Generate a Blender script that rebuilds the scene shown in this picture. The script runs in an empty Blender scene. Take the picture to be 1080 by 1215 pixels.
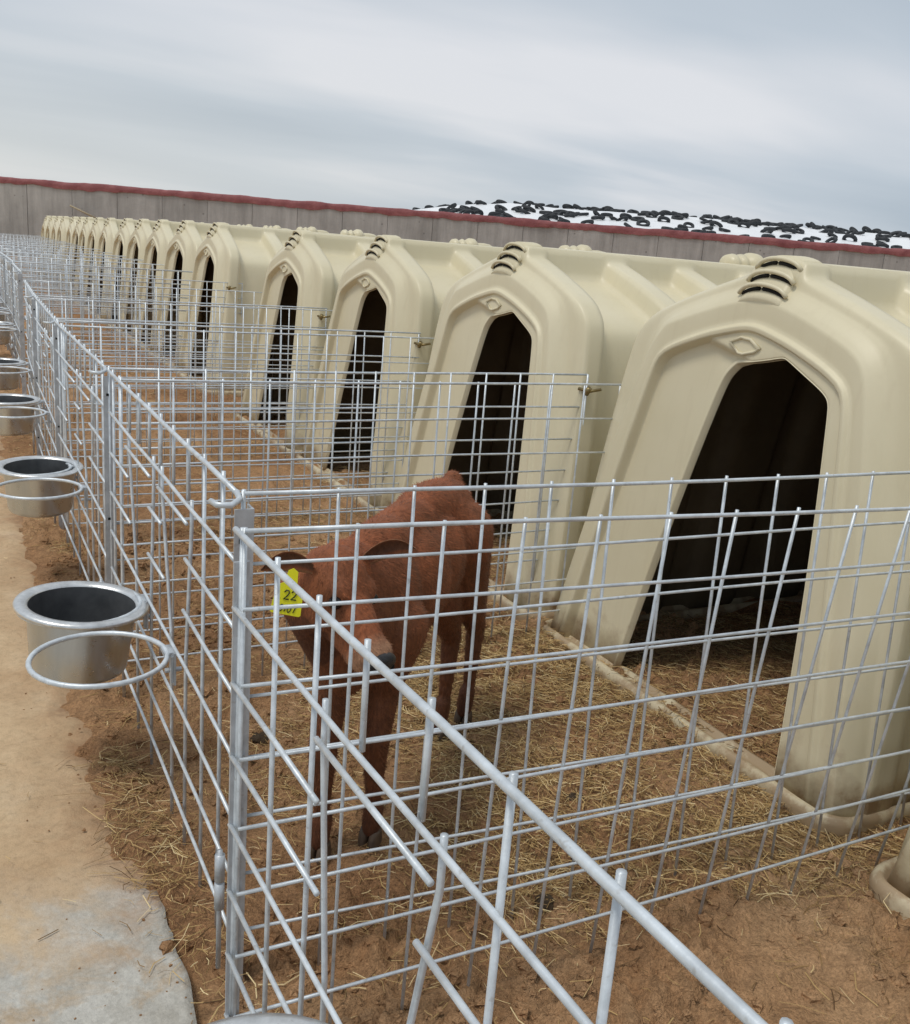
import bpy, bmesh, math, random
from mathutils import Vector, Matrix, noise
R = math.radians
random.seed(7)
SC = bpy.context.scene

# ------------------------------------------------------------------ camera
YAW, PIT, ROL = 0.49172, -0.26046, 0.08011      # to the right of +Y, down, horizon falls to the right
cd = bpy.data.cameras.new('camera'); cam = bpy.data.objects.new('camera', cd)
SC.collection.objects.link(cam); SC.camera = cam
fwd = Vector((math.sin(YAW)*math.cos(PIT), math.cos(YAW)*math.cos(PIT), math.sin(PIT)))
rt0 = Vector((math.cos(YAW), -math.sin(YAW), 0)); up0 = rt0.cross(fwd)
rt = rt0*math.cos(ROL) + up0*math.sin(ROL); up = -rt0*math.sin(ROL) + up0*math.cos(ROL)
cam.matrix_world = Matrix(((rt.x, up.x, -fwd.x, -0.4382), (rt.y, up.y, -fwd.y, -1.5836),
                           (rt.z, up.z, -fwd.z, 1.4063), (0, 0, 0, 1)))
cd.sensor_fit = 'HORIZONTAL'; cd.sensor_width = 36; cd.lens = 36*1148.4/1080
cd.clip_start = 0.02; cd.clip_end = 3000

# ------------------------------------------------------------------ sky and light
SUN_EL, SUN_AZ = R(66), R(262)                  # azimuth clockwise from +Y
w = bpy.data.worlds.new('World'); SC.world = w; w.use_nodes = True
N = w.node_tree.nodes; L = w.node_tree.links; N.clear()
out = N.new('ShaderNodeOutputWorld')
sky = N.new('ShaderNodeTexSky'); sky.sky_type = 'NISHITA'; sky.sun_disc = False
sky.sun_elevation = SUN_EL; sky.sun_rotation = SUN_AZ; sky.dust_density = 2.0
b1 = N.new('ShaderNodeBackground'); b1.inputs[1].default_value = 0.07
L.new(sky.outputs[0], b1.inputs[0])
tc = N.new('ShaderNodeTexCoord')
sp = N.new('ShaderNodeSeparateXYZ'); L.new(tc.outputs['Generated'], sp.inputs[0])
def wmath(op, a, b=None, c=None):
    m = N.new('ShaderNodeMath'); m.operation = op
    for i, v in enumerate((a, b, c)):
        if v is None: continue
        if isinstance(v, (int, float)): m.inputs[i].default_value = v
        else: L.new(v, m.inputs[i])
    return m.outputs[0]
# clouds laid out on a flat layer overhead: x/(z+c), y/(z+c)
zc = wmath('ADD', wmath('MAXIMUM', sp.outputs[2], 0.0), 0.13)
cx_ = wmath('DIVIDE', sp.outputs[0], zc); cy_ = wmath('DIVIDE', sp.outputs[1], zc)
cb = N.new('ShaderNodeCombineXYZ'); L.new(cx_, cb.inputs[0]); L.new(cy_, cb.inputs[1])
mpw = N.new('ShaderNodeMapping'); mpw.inputs['Rotation'].default_value = (0, 0, R(28)); mpw.inputs['Scale'].default_value = (0.45, 1.15, 1)
mpw.inputs['Location'].default_value = (3.3, 1.7, 0)
L.new(cb.outputs[0], mpw.inputs[0])
n1 = N.new('ShaderNodeTexNoise'); n1.inputs['Scale'].default_value = 0.62; n1.inputs['Detail'].default_value = 5; n1.inputs['Roughness'].default_value = 0.45
n1.inputs['Distortion'].default_value = 0.35
L.new(mpw.outputs[0], n1.inputs[0])
rp = N.new('ShaderNodeValToRGB')
e = rp.color_ramp.elements
e[0].position = 0.34; e[0].color = (0.45, 0.525, 0.605, 1)
e[1].position = 0.66; e[1].color = (0.80, 0.815, 0.85, 1)
e2 = rp.color_ramp.elements.new(0.5); e2.color = (0.565, 0.63, 0.70, 1)
L.new(n1.outputs[0], rp.inputs[0])
b2 = N.new('ShaderNodeBackground'); b2.inputs[1].default_value = 0.90
# thinner, brighter cloud low down in the north-west (left of the view)
dt = wmath('ADD', wmath('MULTIPLY', sp.outputs[0], -0.55), wmath('MULTIPLY', sp.outputs[1], 0.83))
glow = wmath('MULTIPLY', wmath('SUBTRACT', 1.0, wmath('MINIMUM', wmath('MULTIPLY', wmath('ABSOLUTE', wmath('SUBTRACT', sp.outputs[2], 0.05)), 7.0), 1.0)),
             wmath('MAXIMUM', wmath('MULTIPLY', wmath('SUBTRACT', dt, 0.35), 1.4), 0.0))
mxg = N.new('ShaderNodeMixRGB'); mxg.blend_type = 'MIX'; mxg.inputs[2].default_value = (0.80, 0.80, 0.76, 1)
L.new(wmath('MINIMUM', wmath('MULTIPLY', glow, 0.95), 0.85), mxg.inputs[0]); L.new(rp.outputs[0], mxg.inputs[1])
L.new(mxg.outputs[0], b2.inputs[0])
mx = N.new('ShaderNodeMixShader'); mx.inputs[0].default_value = 0.9
L.new(b1.outputs[0], mx.inputs[1]); L.new(b2.outputs[0], mx.inputs[2]); L.new(mx.outputs[0], out.inputs[0])

sl = bpy.data.lights.new('sun', 'SUN'); sl.energy = 1.5; sl.angle = R(16); sl.color = (1, 0.95, 0.87)
so = bpy.data.objects.new('sun', sl); SC.collection.objects.link(so)
sd = Vector((math.sin(SUN_AZ)*math.cos(SUN_EL), math.cos(SUN_AZ)*math.cos(SUN_EL), math.sin(SUN_EL)))
so.rotation_euler = sd.to_track_quat('Z', 'Y').to_euler()
SC.view_settings.view_transform = 'Standard'; SC.view_settings.look = 'None'
SC.view_settings.exposure = 0.14; SC.view_settings.gamma = 1.0
SC.render.engine = 'CYCLES'

# ------------------------------------------------------------------ helpers
COL = SC.collection
def link(o, parent=None):
    COL.objects.link(o)
    if parent: o.parent = parent
    return o
def mesh_from(name, verts, faces, smooth=False):
    me = bpy.data.meshes.new(name); me.from_pydata([tuple(v) for v in verts], [], faces); me.update()
    if smooth: me.polygons.foreach_set('use_smooth', [True]*len(me.polygons))
    return me
def obj(name, me, mat=None, parent=None):
    o = bpy.data.objects.new(name, me)
    if mat and not me.materials: me.materials.append(mat)
    return link(o, parent)
def tag(o, label=None, cat=None, group=None, kind=None):
    if label: o['label'] = label
    if cat: o['category'] = cat
    if group: o['group'] = group
    if kind: o['kind'] = kind
    return o
def empty(name, loc=(0, 0, 0), rz=0):
    o = bpy.data.objects.new(name, None); o.location = loc; o.rotation_euler = (0, 0, rz)
    o.empty_display_size = 0.1
    return link(o)
def children(o): return [c for c in bpy.data.objects if c.parent == o]
def copy_tree(o, parent=None):
    c = o.copy(); COL.objects.link(c); c.parent = parent
    for ch in children(o): copy_tree(ch, c)
    return c
class MB:
    """collects simple solids in one mesh"""
    def __init__(s): s.v = []; s.f = []
    def add(s, v, f):
        k = len(s.v); s.v += [Vector(a) for a in v]; s.f += [[i+k for i in q] for q in f]
    def box(s, a, b):
        x0, y0, z0 = a; x1, y1, z1 = b
        s.add([(x0,y0,z0),(x1,y0,z0),(x1,y1,z0),(x0,y1,z0),(x0,y0,z1),(x1,y0,z1),(x1,y1,z1),(x0,y1,z1)],
              [(0,3,2,1),(4,5,6,7),(0,1,5,4),(1,2,6,5),(2,3,7,6),(3,0,4,7)])
    def tube(s, pts, r, n=8, closed=False, caps=True):
        pts = [Vector(p) for p in pts]; m = len(pts); k0 = len(s.v); prev = None
        rr = r if isinstance(r, (list, tuple)) else [r]*m
        for i, p in enumerate(pts):
            if closed: d = (pts[(i+1) % m]-pts[i-1])
            else: d = pts[min(i+1, m-1)]-pts[max(i-1, 0)]
            d.normalize()
            if prev is None:
                a = d.orthogonal().normalized()
            else:
                a = (prev-d*prev.dot(d)).normalized()
            prev = a; b = d.cross(a)
            for j in range(n):
                t = 2*math.pi*j/n
                s.v.append(p+(a*math.cos(t)+b*math.sin(t))*rr[i])
        for i in range(m if closed else m-1):
            for j in range(n):
                A = k0+i*n; B = k0+((i+1) % m)*n
                s.f.append([A+j, A+(j+1) % n, B+(j+1) % n, B+j])
        if caps and not closed:
            s.f.append([k0+j for j in reversed(range(n))]); s.f.append([k0+(m-1)*n+j for j in range(n)])
    def lathe(s, prof, c=(0, 0, 0), n=32):
        k0 = len(s.v); c = Vector(c)
        for r, z in prof:
            for j in range(n):
                t = 2*math.pi*j/n; s.v.append(c+Vector((r*math.cos(t), r*math.sin(t), z)))
        for i in range(len(prof)-1):
            for j in range(n):
                s.f.append([k0+i*n+j, k0+i*n+(j+1) % n, k0+(i+1)*n+(j+1) % n, k0+(i+1)*n+j])
    def mesh(s, name, smooth=True): return mesh_from(name, s.v, s.f, smooth)
    def build(s, name, mat, parent=None, smooth=True):
        return obj(name, s.mesh(name, smooth), mat, parent)
def sstep(a, b, x):
    t = max(0.0, min(1.0, (x-a)/(b-a))); return t*t*(3-2*t)
def rise(y): return 0.045*sstep(4.5, 9, y)
def fbm(x, y, s, o=4):
    return noise.fractal(Vector((x*s, y*s, 3.7)), 0.9, 2.1, o)

# ------------------------------------------------------------------ materials
def newmat(name, rough=0.6, metal=0.0, spec=0.5):
    m = bpy.data.materials.new(name); m.use_nodes = True
    nt = m.node_tree; b = nt.nodes['Principled BSDF']
    b.inputs['Roughness'].default_value = rough; b.inputs['Metallic'].default_value = metal
    b.inputs['Specular IOR Level'].default_value = spec
    return m, nt, b
def nd(nt, t, **k):
    n = nt.nodes.new(t)
    for a, v in k.items():
        if a in n.inputs.keys(): n.inputs[a].default_value = v
        else: setattr(n, a, v)
    return n
def nz(nt, scale, detail=4, rough=0.5, dist=0.0, vec=None, stretch=None, coord='Object'):
    t = nd(nt, 'ShaderNodeTexCoord')
    n = nd(nt, 'ShaderNodeTexNoise', Scale=scale, Detail=detail, Roughness=rough, Distortion=dist)
    src = t.outputs[coord]
    if stretch:
        mp = nd(nt, 'ShaderNodeMapping'); mp.inputs['Scale'].default_value = stretch
        nt.links.new(src, mp.inputs[0]); src = mp.outputs[0]
    nt.links.new(src, n.inputs['Vector'])
    return n.outputs[0]
def ramp(nt, fac, stops):
    r = nd(nt, 'ShaderNodeValToRGB'); el = r.color_ramp.elements
    while len(el) < len(stops): el.new(0.5)
    for e_, (p, c) in zip(el, stops):
        e_.position = p; e_.color = (c, c, c, 1) if isinstance(c, (int, float)) else (*c, 1)
    nt.links.new(fac, r.inputs[0]); return r.outputs[0]
def mixc(nt, fac, a, b, mode='MIX'):
    m = nd(nt, 'ShaderNodeMixRGB', blend_type=mode)
    for i, v in enumerate((fac, a, b)):
        if isinstance(v, (int, float)): m.inputs[i].default_value = v
        elif isinstance(v, tuple): m.inputs[i].default_value = (*v, 1)
        else: nt.links.new(v, m.inputs[i])
    return m.outputs[0]
def bump(nt, b, h, strength=0.3, dist=0.01):
    n = nd(nt, 'ShaderNodeBump', Strength=strength, Distance=dist)
    nt.links.new(h, n.inputs['Height']); nt.links.new(n.outputs[0], b.inputs['Normal'])

def m_plastic():
    m, nt, b = newmat('cream_plastic', 0.42, 0, 0.45)
    n = nz(nt, 3, 4); c = ramp(nt, n, [(0.3, (0.665, 0.60, 0.42)), (0.7, (0.72, 0.655, 0.475))])
    st = nz(nt, 5, 5, 0.6, 0.2, stretch=(6, 6, 0.7))             # rain streaks of dust
    c = mixc(nt, ramp(nt, st, [(0.54, 0.0), (0.78, 0.16)]), c, (0.46, 0.38, 0.25))
    tc_ = nd(nt, 'ShaderNodeTexCoord'); s_ = nd(nt, 'ShaderNodeSeparateXYZ'); nt.links.new(tc_.outputs['Object'], s_.inputs[0])
    n2 = nz(nt, 9, 5, 0.65)
    add = nd(nt, 'ShaderNodeMath', operation='MULTIPLY_ADD'); nt.links.new(n2, add.inputs[0]); add.inputs[1].default_value = -0.60
    ad2 = nd(nt, 'ShaderNodeMath', operation='ADD'); nt.links.new(s_.outputs[2], ad2.inputs[0]); ad2.inputs[1].default_value = 0.30; nt.links.new(ad2.outputs[0], add.inputs[2])
    c = mixc(nt, ramp(nt, add.outputs[0], [(0.0, 0.75), (0.05, 0.35), (0.16, 0.0)]), c, (0.30, 0.185, 0.10))   # splashed mud near the ground
    oi = nd(nt, 'ShaderNodeObjectInfo'); c = mixc(nt, 1.0, c, ramp(nt, oi.outputs['Random'], [(0.0, (0.92, 0.91, 0.88)), (1.0, (1.0, 1.0, 1.0))]), 'MULTIPLY')
    nt.links.new(c, b.inputs['Base Color'])
    nt.links.new(ramp(nt, nz(nt, 14, 3), [(0.3, 0.36), (0.7, 0.52)]), b.inputs['Roughness'])
    bump(nt, b, nz(nt, 60, 3, 0.6), 0.06, 0.004)
    return m
def m_galv(name='galvanised_steel', base=(0.64, 0.685, 0.72), rough=0.46, metal=0.4):
    m, nt, b = newmat(name, rough, metal, 0.5)
    n = nz(nt, 28, 4, 0.6)
    c = ramp(nt, n, [(0.3, tuple(x*0.78 for x in base)), (0.65, tuple(min(1, x*1.12) for x in base))])
    sp2 = nz(nt, 90, 2, 0.5)
    c = mixc(nt, ramp(nt, sp2, [(0.66, 0.0), (0.74, 0.35)]), c, (0.30, 0.27, 0.23))
    nt.links.new(c, b.inputs['Base Color'])
    bump(nt, b, nz(nt, 120, 3, 0.7), 0.25, 0.0015)
    return m
def m_steel():
    m, nt, b = newmat('stainless_steel', 0.3, 1.0)
    n = nz(nt, 8, 5, 0.6, stretch=(1, 1, 0.15))
    c = ramp(nt, n, [(0.3, (0.42, 0.45, 0.48)), (0.7, (0.60, 0.64, 0.68))])
    sm = nz(nt, 16, 4, 0.6)
    c = mixc(nt, ramp(nt, sm, [(0.6, 0.0), (0.8, 0.35)]), c, (0.34, 0.31, 0.27))
    nt.links.new(c, b.inputs['Base Color'])
    nt.links.new(ramp(nt, nz(nt, 22, 4, 0.7), [(0.3, 0.22), (0.7, 0.42)]), b.inputs['Roughness'])
    return m
def m_soil():
    m, nt, b = newmat('soil', 0.95, 0, 0.15)
    a = nz(nt, 1.1, 6, 0.6); c = ramp(nt, a, [(0.3, (0.34, 0.172, 0.084)), (0.5, (0.50, 0.285, 0.145)), (0.72, (0.64, 0.405, 0.225))])
    f = nz(nt, 24, 6, 0.7); c = mixc(nt, 0.75, c, ramp(nt, f, [(0.30, 0.62), (0.5, 0.98), (0.68, 1.25)]), 'MULTIPLY')
    g = nz(nt, 110, 4, 0.7); c = mixc(nt, 0.7, c, ramp(nt, g, [(0.36, 0.65), (0.5, 1.0), (0.64, 1.3)]), 'MULTIPLY')
    nt.links.new(c, b.inputs['Base Color'])
    h = mixc(nt, 0.5, nz(nt, 30, 7, 0.7), nz(nt, 150, 4, 0.6)); bump(nt, b, h, 1.0, 0.035)
    return m
def m_path():
    m, nt, b = newmat('dusty_concrete', 0.9, 0, 0.2)
    t = nd(nt, 'ShaderNodeTexCoord'); s_ = nd(nt, 'ShaderNodeSeparateXYZ'); nt.links.new(t.outputs['Object'], s_.inputs[0])
    big = nz(nt, 2.2, 7, 0.62, 0.3)
    # bare concrete where y is small (swept), sandy earth lying over it further on
    def M(op, a, b_=None):
        k = nd(nt, 'ShaderNodeMath', operation=op)
        for i, v in enumerate((a, b_)):
            if v is None: continue
            if isinstance(v, (int, float)): k.inputs[i].default_value = v
            else: nt.links.new(v, k.inputs[i])
        return k.outputs[0]
    v = M('ADD', M('MULTIPLY', big, 1.5), M('MULTIPLY', M('SUBTRACT', s_.outputs[1], 0.34), 1.2))
    v = M('ADD', v, M('MULTIPLY', M('ADD', s_.outputs[0], 0.36), 0.5))
    # swept bare patch further on, at the left
    dx = M('MULTIPLY', M('ADD', s_.outputs[0], 0.62), 3.2); dy = M('MULTIPLY', M('SUBTRACT', s_.outputs[1], 1.15), 1.6)
    rr = M('SQRT', M('ADD', M('MULTIPLY', dx, dx), M('MULTIPLY', dy, dy)))
    v = M('SUBTRACT', v, M('MAXIMUM', M('MULTIPLY', M('SUBTRACT', 1.0, rr), 0.9), 0.0))
    v = M('MINIMUM', v, M('ADD', M('MULTIPLY', big, 0.7), 0.75))
    mask = ramp(nt, v, [(0.62, 0.0), (0.80, 0.85), (0.98, 1.0)])
    con = ramp(nt, nz(nt, 9, 7, 0.65), [(0.3, (0.40, 0.375, 0.325)), (0.55, (0.53, 0.51, 0.46)), (0.75, (0.62, 0.60, 0.55))])
    con = mixc(nt, ramp(nt, nz(nt, 6, 7, 0.7, 0.4), [(0.52, 0.0), (0.66, 0.75)]), con, (0.46, 0.33, 0.20))
    con = mixc(nt, 0.5, con, ramp(nt, nz(nt, 90, 4, 0.7), [(0.3, 0.6), (0.7, 1.2)]), 'MULTIPLY')
    sand = ramp(nt, nz(nt, 3.0, 6, 0.6), [(0.3, (0.50, 0.345, 0.20)), (0.55, (0.64, 0.48, 0.30)), (0.75, (0.76, 0.61, 0.42))])
    sand = mixc(nt, 0.5, sand, ramp(nt, nz(nt, 60, 6, 0.7), [(0.28, 0.5), (0.5, 1.0), (0.75, 1.25)]), 'MULTIPLY')
    edge = M('ADD', s_.outputs[0], M('MULTIPLY', nz(nt, 4, 6, 0.65), 0.5))
    edge2 = M('ADD', edge, 0.28)
    soilc = mixc(nt, 0.7, (0.33, 0.185, 0.10), ramp(nt, nz(nt, 26, 6, 0.7), [(0.3, 0.4), (0.5, 0.95), (0.7, 1.4)]), 'MULTIPLY')
    sand = mixc(nt, ramp(nt, edge2, [(0.0, 0.0), (0.30, 0.35), (0.45, 0.95)]), sand, soilc)
    nt.links.new(mixc(nt, mask, con, sand), b.inputs['Base Color'])
    bump(nt, b, mixc(nt, 0.5, nz(nt, 40, 7, 0.7), nz(nt, 160, 4, 0.7)), 0.45, 0.01)
    return m
def m_concrete():
    m, nt, b = newmat('wall_concrete', 0.9, 0, 0.2)
    c = ramp(nt, nz(nt, 0.5, 7, 0.65), [(0.3, (0.33, 0.325, 0.31)), (0.7, (0.48, 0.475, 0.455))])
    c = mixc(nt, 0.55, c, ramp(nt, nz(nt, 1.2, 6, 0.7, stretch=(3, 3, 0.35)), [(0.3, 0.5), (0.7, 1.2)]), 'MULTIPLY')
    v = nd(nt, 'ShaderNodeTexVoronoi', Scale=2.2); t = nd(nt, 'ShaderNodeTexCoord'); nt.links.new(t.outputs['Object'], v.inputs['Vector'])
    c = mixc(nt, ramp(nt, v.outputs['Distance'], [(0.05, 0.6), (0.10, 0.0)]), c, (0.14, 0.13, 0.12))
    nt.links.new(c, b.inputs['Base Color']); bump(nt, b, nz(nt, 12, 6, 0.7), 0.4, 0.02)
    return m
def m_simple(name, lo, hi, scale=8, rough=0.7, bs=0.3, bd=0.01, metal=0, spec=0.4):
    m, nt, b = newmat(name, rough, metal, spec)
    nt.links.new(ramp(nt, nz(nt, scale, 5, 0.6), [(0.3, lo), (0.7, hi)]), b.inputs['Base Color'])
    bump(nt, b, nz(nt, scale*5, 4, 0.6), bs, bd)
    return m
def m_straw():
    m, nt, b = newmat('straw', 0.75, 0, 0.3)
    at = nd(nt, 'ShaderNodeAttribute', attribute_name='tone')
    c = ramp(nt, at.outputs['Fac'], [(0.0, (0.10, 0.055, 0.025)), (0.4, (0.36, 0.225, 0.092)), (0.75, (0.60, 0.42, 0.185)), (1.0, (0.80, 0.64, 0.36))])
    nt.links.new(c, b.inputs['Base Color']); return m
def m_calf():
    m, nt, b = newmat('red_brown_coat', 0.62, 0, 0.28)
    at = nd(nt, 'ShaderNodeAttribute', attribute_name='coat')
    n = nz(nt, 130, 4, 0.7, stretch=(1, 1, 0.35)); n2 = nz(nt, 9, 4, 0.6)
    c = mixc(nt, 0.75, at.outputs['Color'], ramp(nt, n, [(0.3, 0.55), (0.55, 1.0), (0.78, 1.5)]), 'MULTIPLY')
    c = mixc(nt, 0.6, c, ramp(nt, n2, [(0.3, 0.7), (0.7, 1.25)]), 'MULTIPLY')
    nt.links.new(c, b.inputs['Base Color'])
    b.inputs['Sheen Weight'].default_value = 0.08; b.inputs['Sheen Tint'].default_value = (0.9, 0.5, 0.35, 1)
    bump(nt, b, nz(nt, 170, 4, 0.75, stretch=(1, 1, 0.3)), 0.6, 0.004)
    return m
SOFF = -1
M = dict(plastic=m_plastic(), inner=m_simple('inner_plastic_shade', (0.13, 0.10, 0.06), (0.22, 0.175, 0.11), 3, 0.7), galv=m_galv(), post=m_galv('galvanised_post', (0.50, 0.53, 0.56), 0.5, 0.5), steel=m_steel(),  # inner: hutch inside darkened in its colour to stand for shade
         soil=m_soil(), path=m_path(), concrete=m_concrete(), straw=m_straw(), calf=m_calf(),
         red=m_simple('red_sheet', (0.20, 0.06, 0.065), (0.33, 0.125, 0.125), 2.5, 0.7, 0.5, 0.03),
         white_sheet=m_simple('white_sheet', (0.78, 0.80, 0.82), (0.88, 0.89, 0.90), 0.8, 0.45, 0.4, 0.05),
         rubber=m_simple('tyre_rubber', (0.018, 0.020, 0.022), (0.05, 0.055, 0.06), 4, 0.8),
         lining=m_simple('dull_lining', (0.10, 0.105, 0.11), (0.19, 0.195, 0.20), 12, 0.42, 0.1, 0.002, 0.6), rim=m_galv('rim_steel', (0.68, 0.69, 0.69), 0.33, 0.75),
         dark=m_simple('gap_shade', (0.008, 0.008, 0.007), (0.015, 0.014, 0.012), 4, 0.95, 0.0),  # near-black colour painted in for the shade inside slots and holes
         brass=m_simple('brass_clip', (0.22, 0.16, 0.07), (0.38, 0.30, 0.15), 60, 0.4, 0.1, 0.001, 0.9),
         yellow=m_simple('yellow_tag', (0.74, 0.70, 0.01), (0.80, 0.77, 0.02), 30, 0.45, 0.05, 0.001),
         ink=m_simple('black_ink', (0.012, 0.012, 0.014), (0.03, 0.03, 0.03), 60, 0.6, 0.0),
         horn=m_simple('hoof_horn', (0.06, 0.038, 0.024), (0.12, 0.08, 0.05), 40, 0.6, 0.3, 0.002),
         nose=m_simple('wet_nose', (0.012, 0.012, 0.014), (0.04, 0.038, 0.04), 120, 0.38, 0.6, 0.001),
         eye=m_simple('dark_eye', (0.004, 0.003, 0.003), (0.010, 0.006, 0.005), 30, 0.08, 0.0),
         dung=m_simple('dung', (0.045, 0.03, 0.018), (0.09, 0.06, 0.03), 30, 0.85, 0.8, 0.01),
         wood=m_simple('dry_wood', (0.30, 0.25, 0.17), (0.42, 0.36, 0.25), 30, 0.8))

# ------------------------------------------------------------------ ground
def ground_z(x, y):
    """height of the pens' soil"""
    z = 0.018*fbm(x, y, 1.3, 4) + 0.022*fbm(x+9, y, 5, 4)
    c = fbm(x, y+5, 17, 4)
    z += 0.040*max(0.0, c)**0.8*(0.25+0.75*sstep(-0.15, 0.25, fbm(x+4, y, 1.9, 2))) + 0.022*fbm(x, y, 30, 3)*(0.3+0.9*sstep(-0.15, 0.25, fbm(x+4, y, 1.9, 2)))
    z -= 0.012
    if x < 0.02: z -= 0.022*sstep(0.02, -0.12, x)*sstep(0.5, 0.2, y)-0.014*sstep(0.3, 0.6, y)*sstep(0.05, -0.1, x)
    if x > 1.62 : z += 0.012
    if y > 0.3: z -= 0.055*sstep(-0.12, -0.30, x)
    return z + rise(y)
def axis(pts):
    a = []
    for lo, hi, st in pts:
        n = max(1, int(round((hi-lo)/st))); a += [lo+(hi-lo)*i/n for i in range(n)]
    a.append(pts[-1][1]); return a
gx = axis([(-400, -60, 60), (-60, -4, 8), (-4, -0.6, 0.4), (-0.6, -0.2, 0.05), (-0.2, 2.3, 0.0135), (2.3, 5, 0.2), (5, 60, 8), (60, 400, 60)])
gy = axis([(-400, -20, 60), (-20, -2, 2), (-2, -1.1, 0.05), (-1.1, 1.6, 0.0135), (1.6, 3.2, 0.025), (3.2, 6, 0.05), (6, 12, 0.25), (12, 60, 4), (60, 600, 90)])
gv = []
for y in gy:
    for x in gx:
        near = -4 < x < 6 and -2 < y < 12
        gv.append((x, y, ground_z(x, y) if near else (rise(y) - 0.01 - (0.03 if x < -0.2 else 0))))
nx = len(gx)
gf = [(j*nx+i, j*nx+i+1, (j+1)*nx+i+1, (j+1)*nx+i) for j in range(len(gy)-1) for i in range(nx-1)]
tag(obj('ground', mesh_from('ground', gv, gf, True), M['soil']), 'red-brown trodden soil of the calf pens and yard', kind='structure')

# the concrete walkway with an uneven broken edge beside the fence
ys_ = axis([(-30, -2, 2), (-2, 6, 0.03), (6, 14, 0.2), (14, 60, 4)])
def pedge(y): return -0.095 + 0.018*fbm(y, 2, 2.2, 4) + 0.009*fbm(y, 7, 13, 4)
pv = []; cols = axis([(0, 0.5, 0.02), (0.5, 3.0, 0.25), (3.0, 40, 9)])
for y in ys_:
    e0 = pedge(y)
    pv.append((e0+0.004, y, -0.06+rise(y)))
    for k, c in enumerate(cols):
        cover = sstep(0.15, 0.75, y + 0.15*fbm(c, y, 3, 3))       # earth lying over the slab
        z = 0.004 - 0.024*cover*sstep(0.14, 0.0, c+0.04*fbm(c, y, 9, 3)) + 0.010*cover*fbm(c, y, 7, 4)
        pv.append((e0-c, y, z+rise(y)))
nc = len(cols)+1
pf = [(j*nc+i+1, j*nc+i, (j+1)*nc+i, (j+1)*nc+i+1) for j in range(len(ys_)-1) for i in range(nc-1)]
tag(obj('path', mesh_from('path', pv, pf, True), M['path']), 'concrete walkway half covered in sandy earth beside the pens', kind='structure')

# ------------------------------------------------------------------ straw and clods
class Straw:
    def __init__(s): s.v = []; s.f = []; s.t = []
    def add(s, x, y, z, ln, wd, az, lift=0.0, tone=0.5):
        d = Vector((math.cos(az), math.sin(az), 0)); n = Vector((-d.y, d.x, 0))
        bend = random.uniform(-0.25, 0.25)*ln; k = len(s.v)
        tw = random.uniform(-0.8, 0.8)
        for i, t in enumerate((-0.5, 0, 0.5)):
            c = Vector((x, y, z)) + d*(ln*t) + n*(bend*(t*t*4-0.3)) + Vector((0, 0, lift*(t+0.5)*ln + random.uniform(0, 0.003)))
            u = (n*math.cos(tw)+Vector((0, 0, math.sin(tw))))*wd*0.5
            s.v += [c-u, c+Vector((0, 0, wd*0.45)), c+u]
        for i in (0, 1):
            a = k+i*3; b = a+3
            s.f += [(a, a+1, b+1, b), (a+1, a+2, b+2, b+1)]; s.t += [tone]*2
        
    def build(s, name, label):
        me = mesh_from(name, s.v, s.f); at = me.attributes.new('tone', 'FLOAT', 'FACE'); at.data.foreach_set('value', s.t)
        return tag(obj(name, me, M['straw']), label, 'straw', kind='stuff')
def scatter(S, x0, x1, y0, y1, n, dens, zf=ground_z, lmin=0.02, lmax=0.10):
    k = 0; tries = 0
    while k < n and tries < n*12:
        tries += 1
        x = random.uniform(x0, x1); y = random.uniform(y0, y1)
        if random.random() > dens(x, y): continue
        k += 1
        ln = lmin+(lmax-lmin)*random.random()**2.2
        S.add(x, y, zf(x, y)+random.uniform(0.001, 0.010), ln, random.uniform(0.0010, 0.0027), random.uniform(0, 6.3),
              random.uniform(-0.02, 0.22)*random.random(), min(1, max(0, random.gauss(0.50, 0.30))))
S = Straw()
def dpen(x, y):
    a = 0.5+0.9*fbm(x+3, y, 1.8, 4)
    v = a*sstep(0.0, 0.25, x)
    v *= 0.25+0.95*sstep(0.35, 1.15, x+0.15*fbm(x, y, 2, 3))
    if y < 0.0: v *= 0.22*sstep(-1.2, 0.2, y)+0.05
    return max(0.02, v)
scatter(S, 0.05, 1.60, -0.15, 1.50, 13000, dpen)
scatter(S, 0.75, 1.60, -0.12, 1.40, 6000, lambda x, y: max(0.05, 0.7+0.5*fbm(x, y, 2.5, 3)))
S.build('straw', 'golden straw strewn over the soil of the calf pen')
S = Straw(); scatter(S, 1.62, 2.9, 0.0, 1.35, 8000, lambda x, y: 1.0)
S.build('straw', 'shaded straw bedding inside the nearest whole hutch')
S = Straw(); scatter(S, 0.05, 2.3, 1.5, 3.2, 6500, dpen); scatter(S, 0.05, 2.3, 3.2, 6.2, 4200, dpen); scatter(S, 0.02, 2.4, 6.2, 12.5, 4500, dpen, lmax=0.16)
S.build('straw', 'straw on the soil of the pens beyond the calf')
S = Straw(); scatter(S, -0.12, 2.4, -1.45, -0.1, 1500, lambda x, y: 0.15+0.8*sstep(1.0, 1.9, x)*sstep(-0.7, -0.1, y))
for (x, y, n_) in ((1.35, -0.12, 260), (1.55, -0.18, 260), (1.8, -0.17, 200), (1.1, -0.05, 200), (0.8, -0.08, 120), (0.5, -0.1, 80)):
    scatter(S, x-0.2, x+0.2, y-0.1, y+0.1, n_, lambda x_, y_: 1.0, lmax=0.14)
S.build('straw', 'thin straw on the bare soil of the foreground pen')
S = Straw(); z0 = lambda x, y: 0.004+rise(y)
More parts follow.
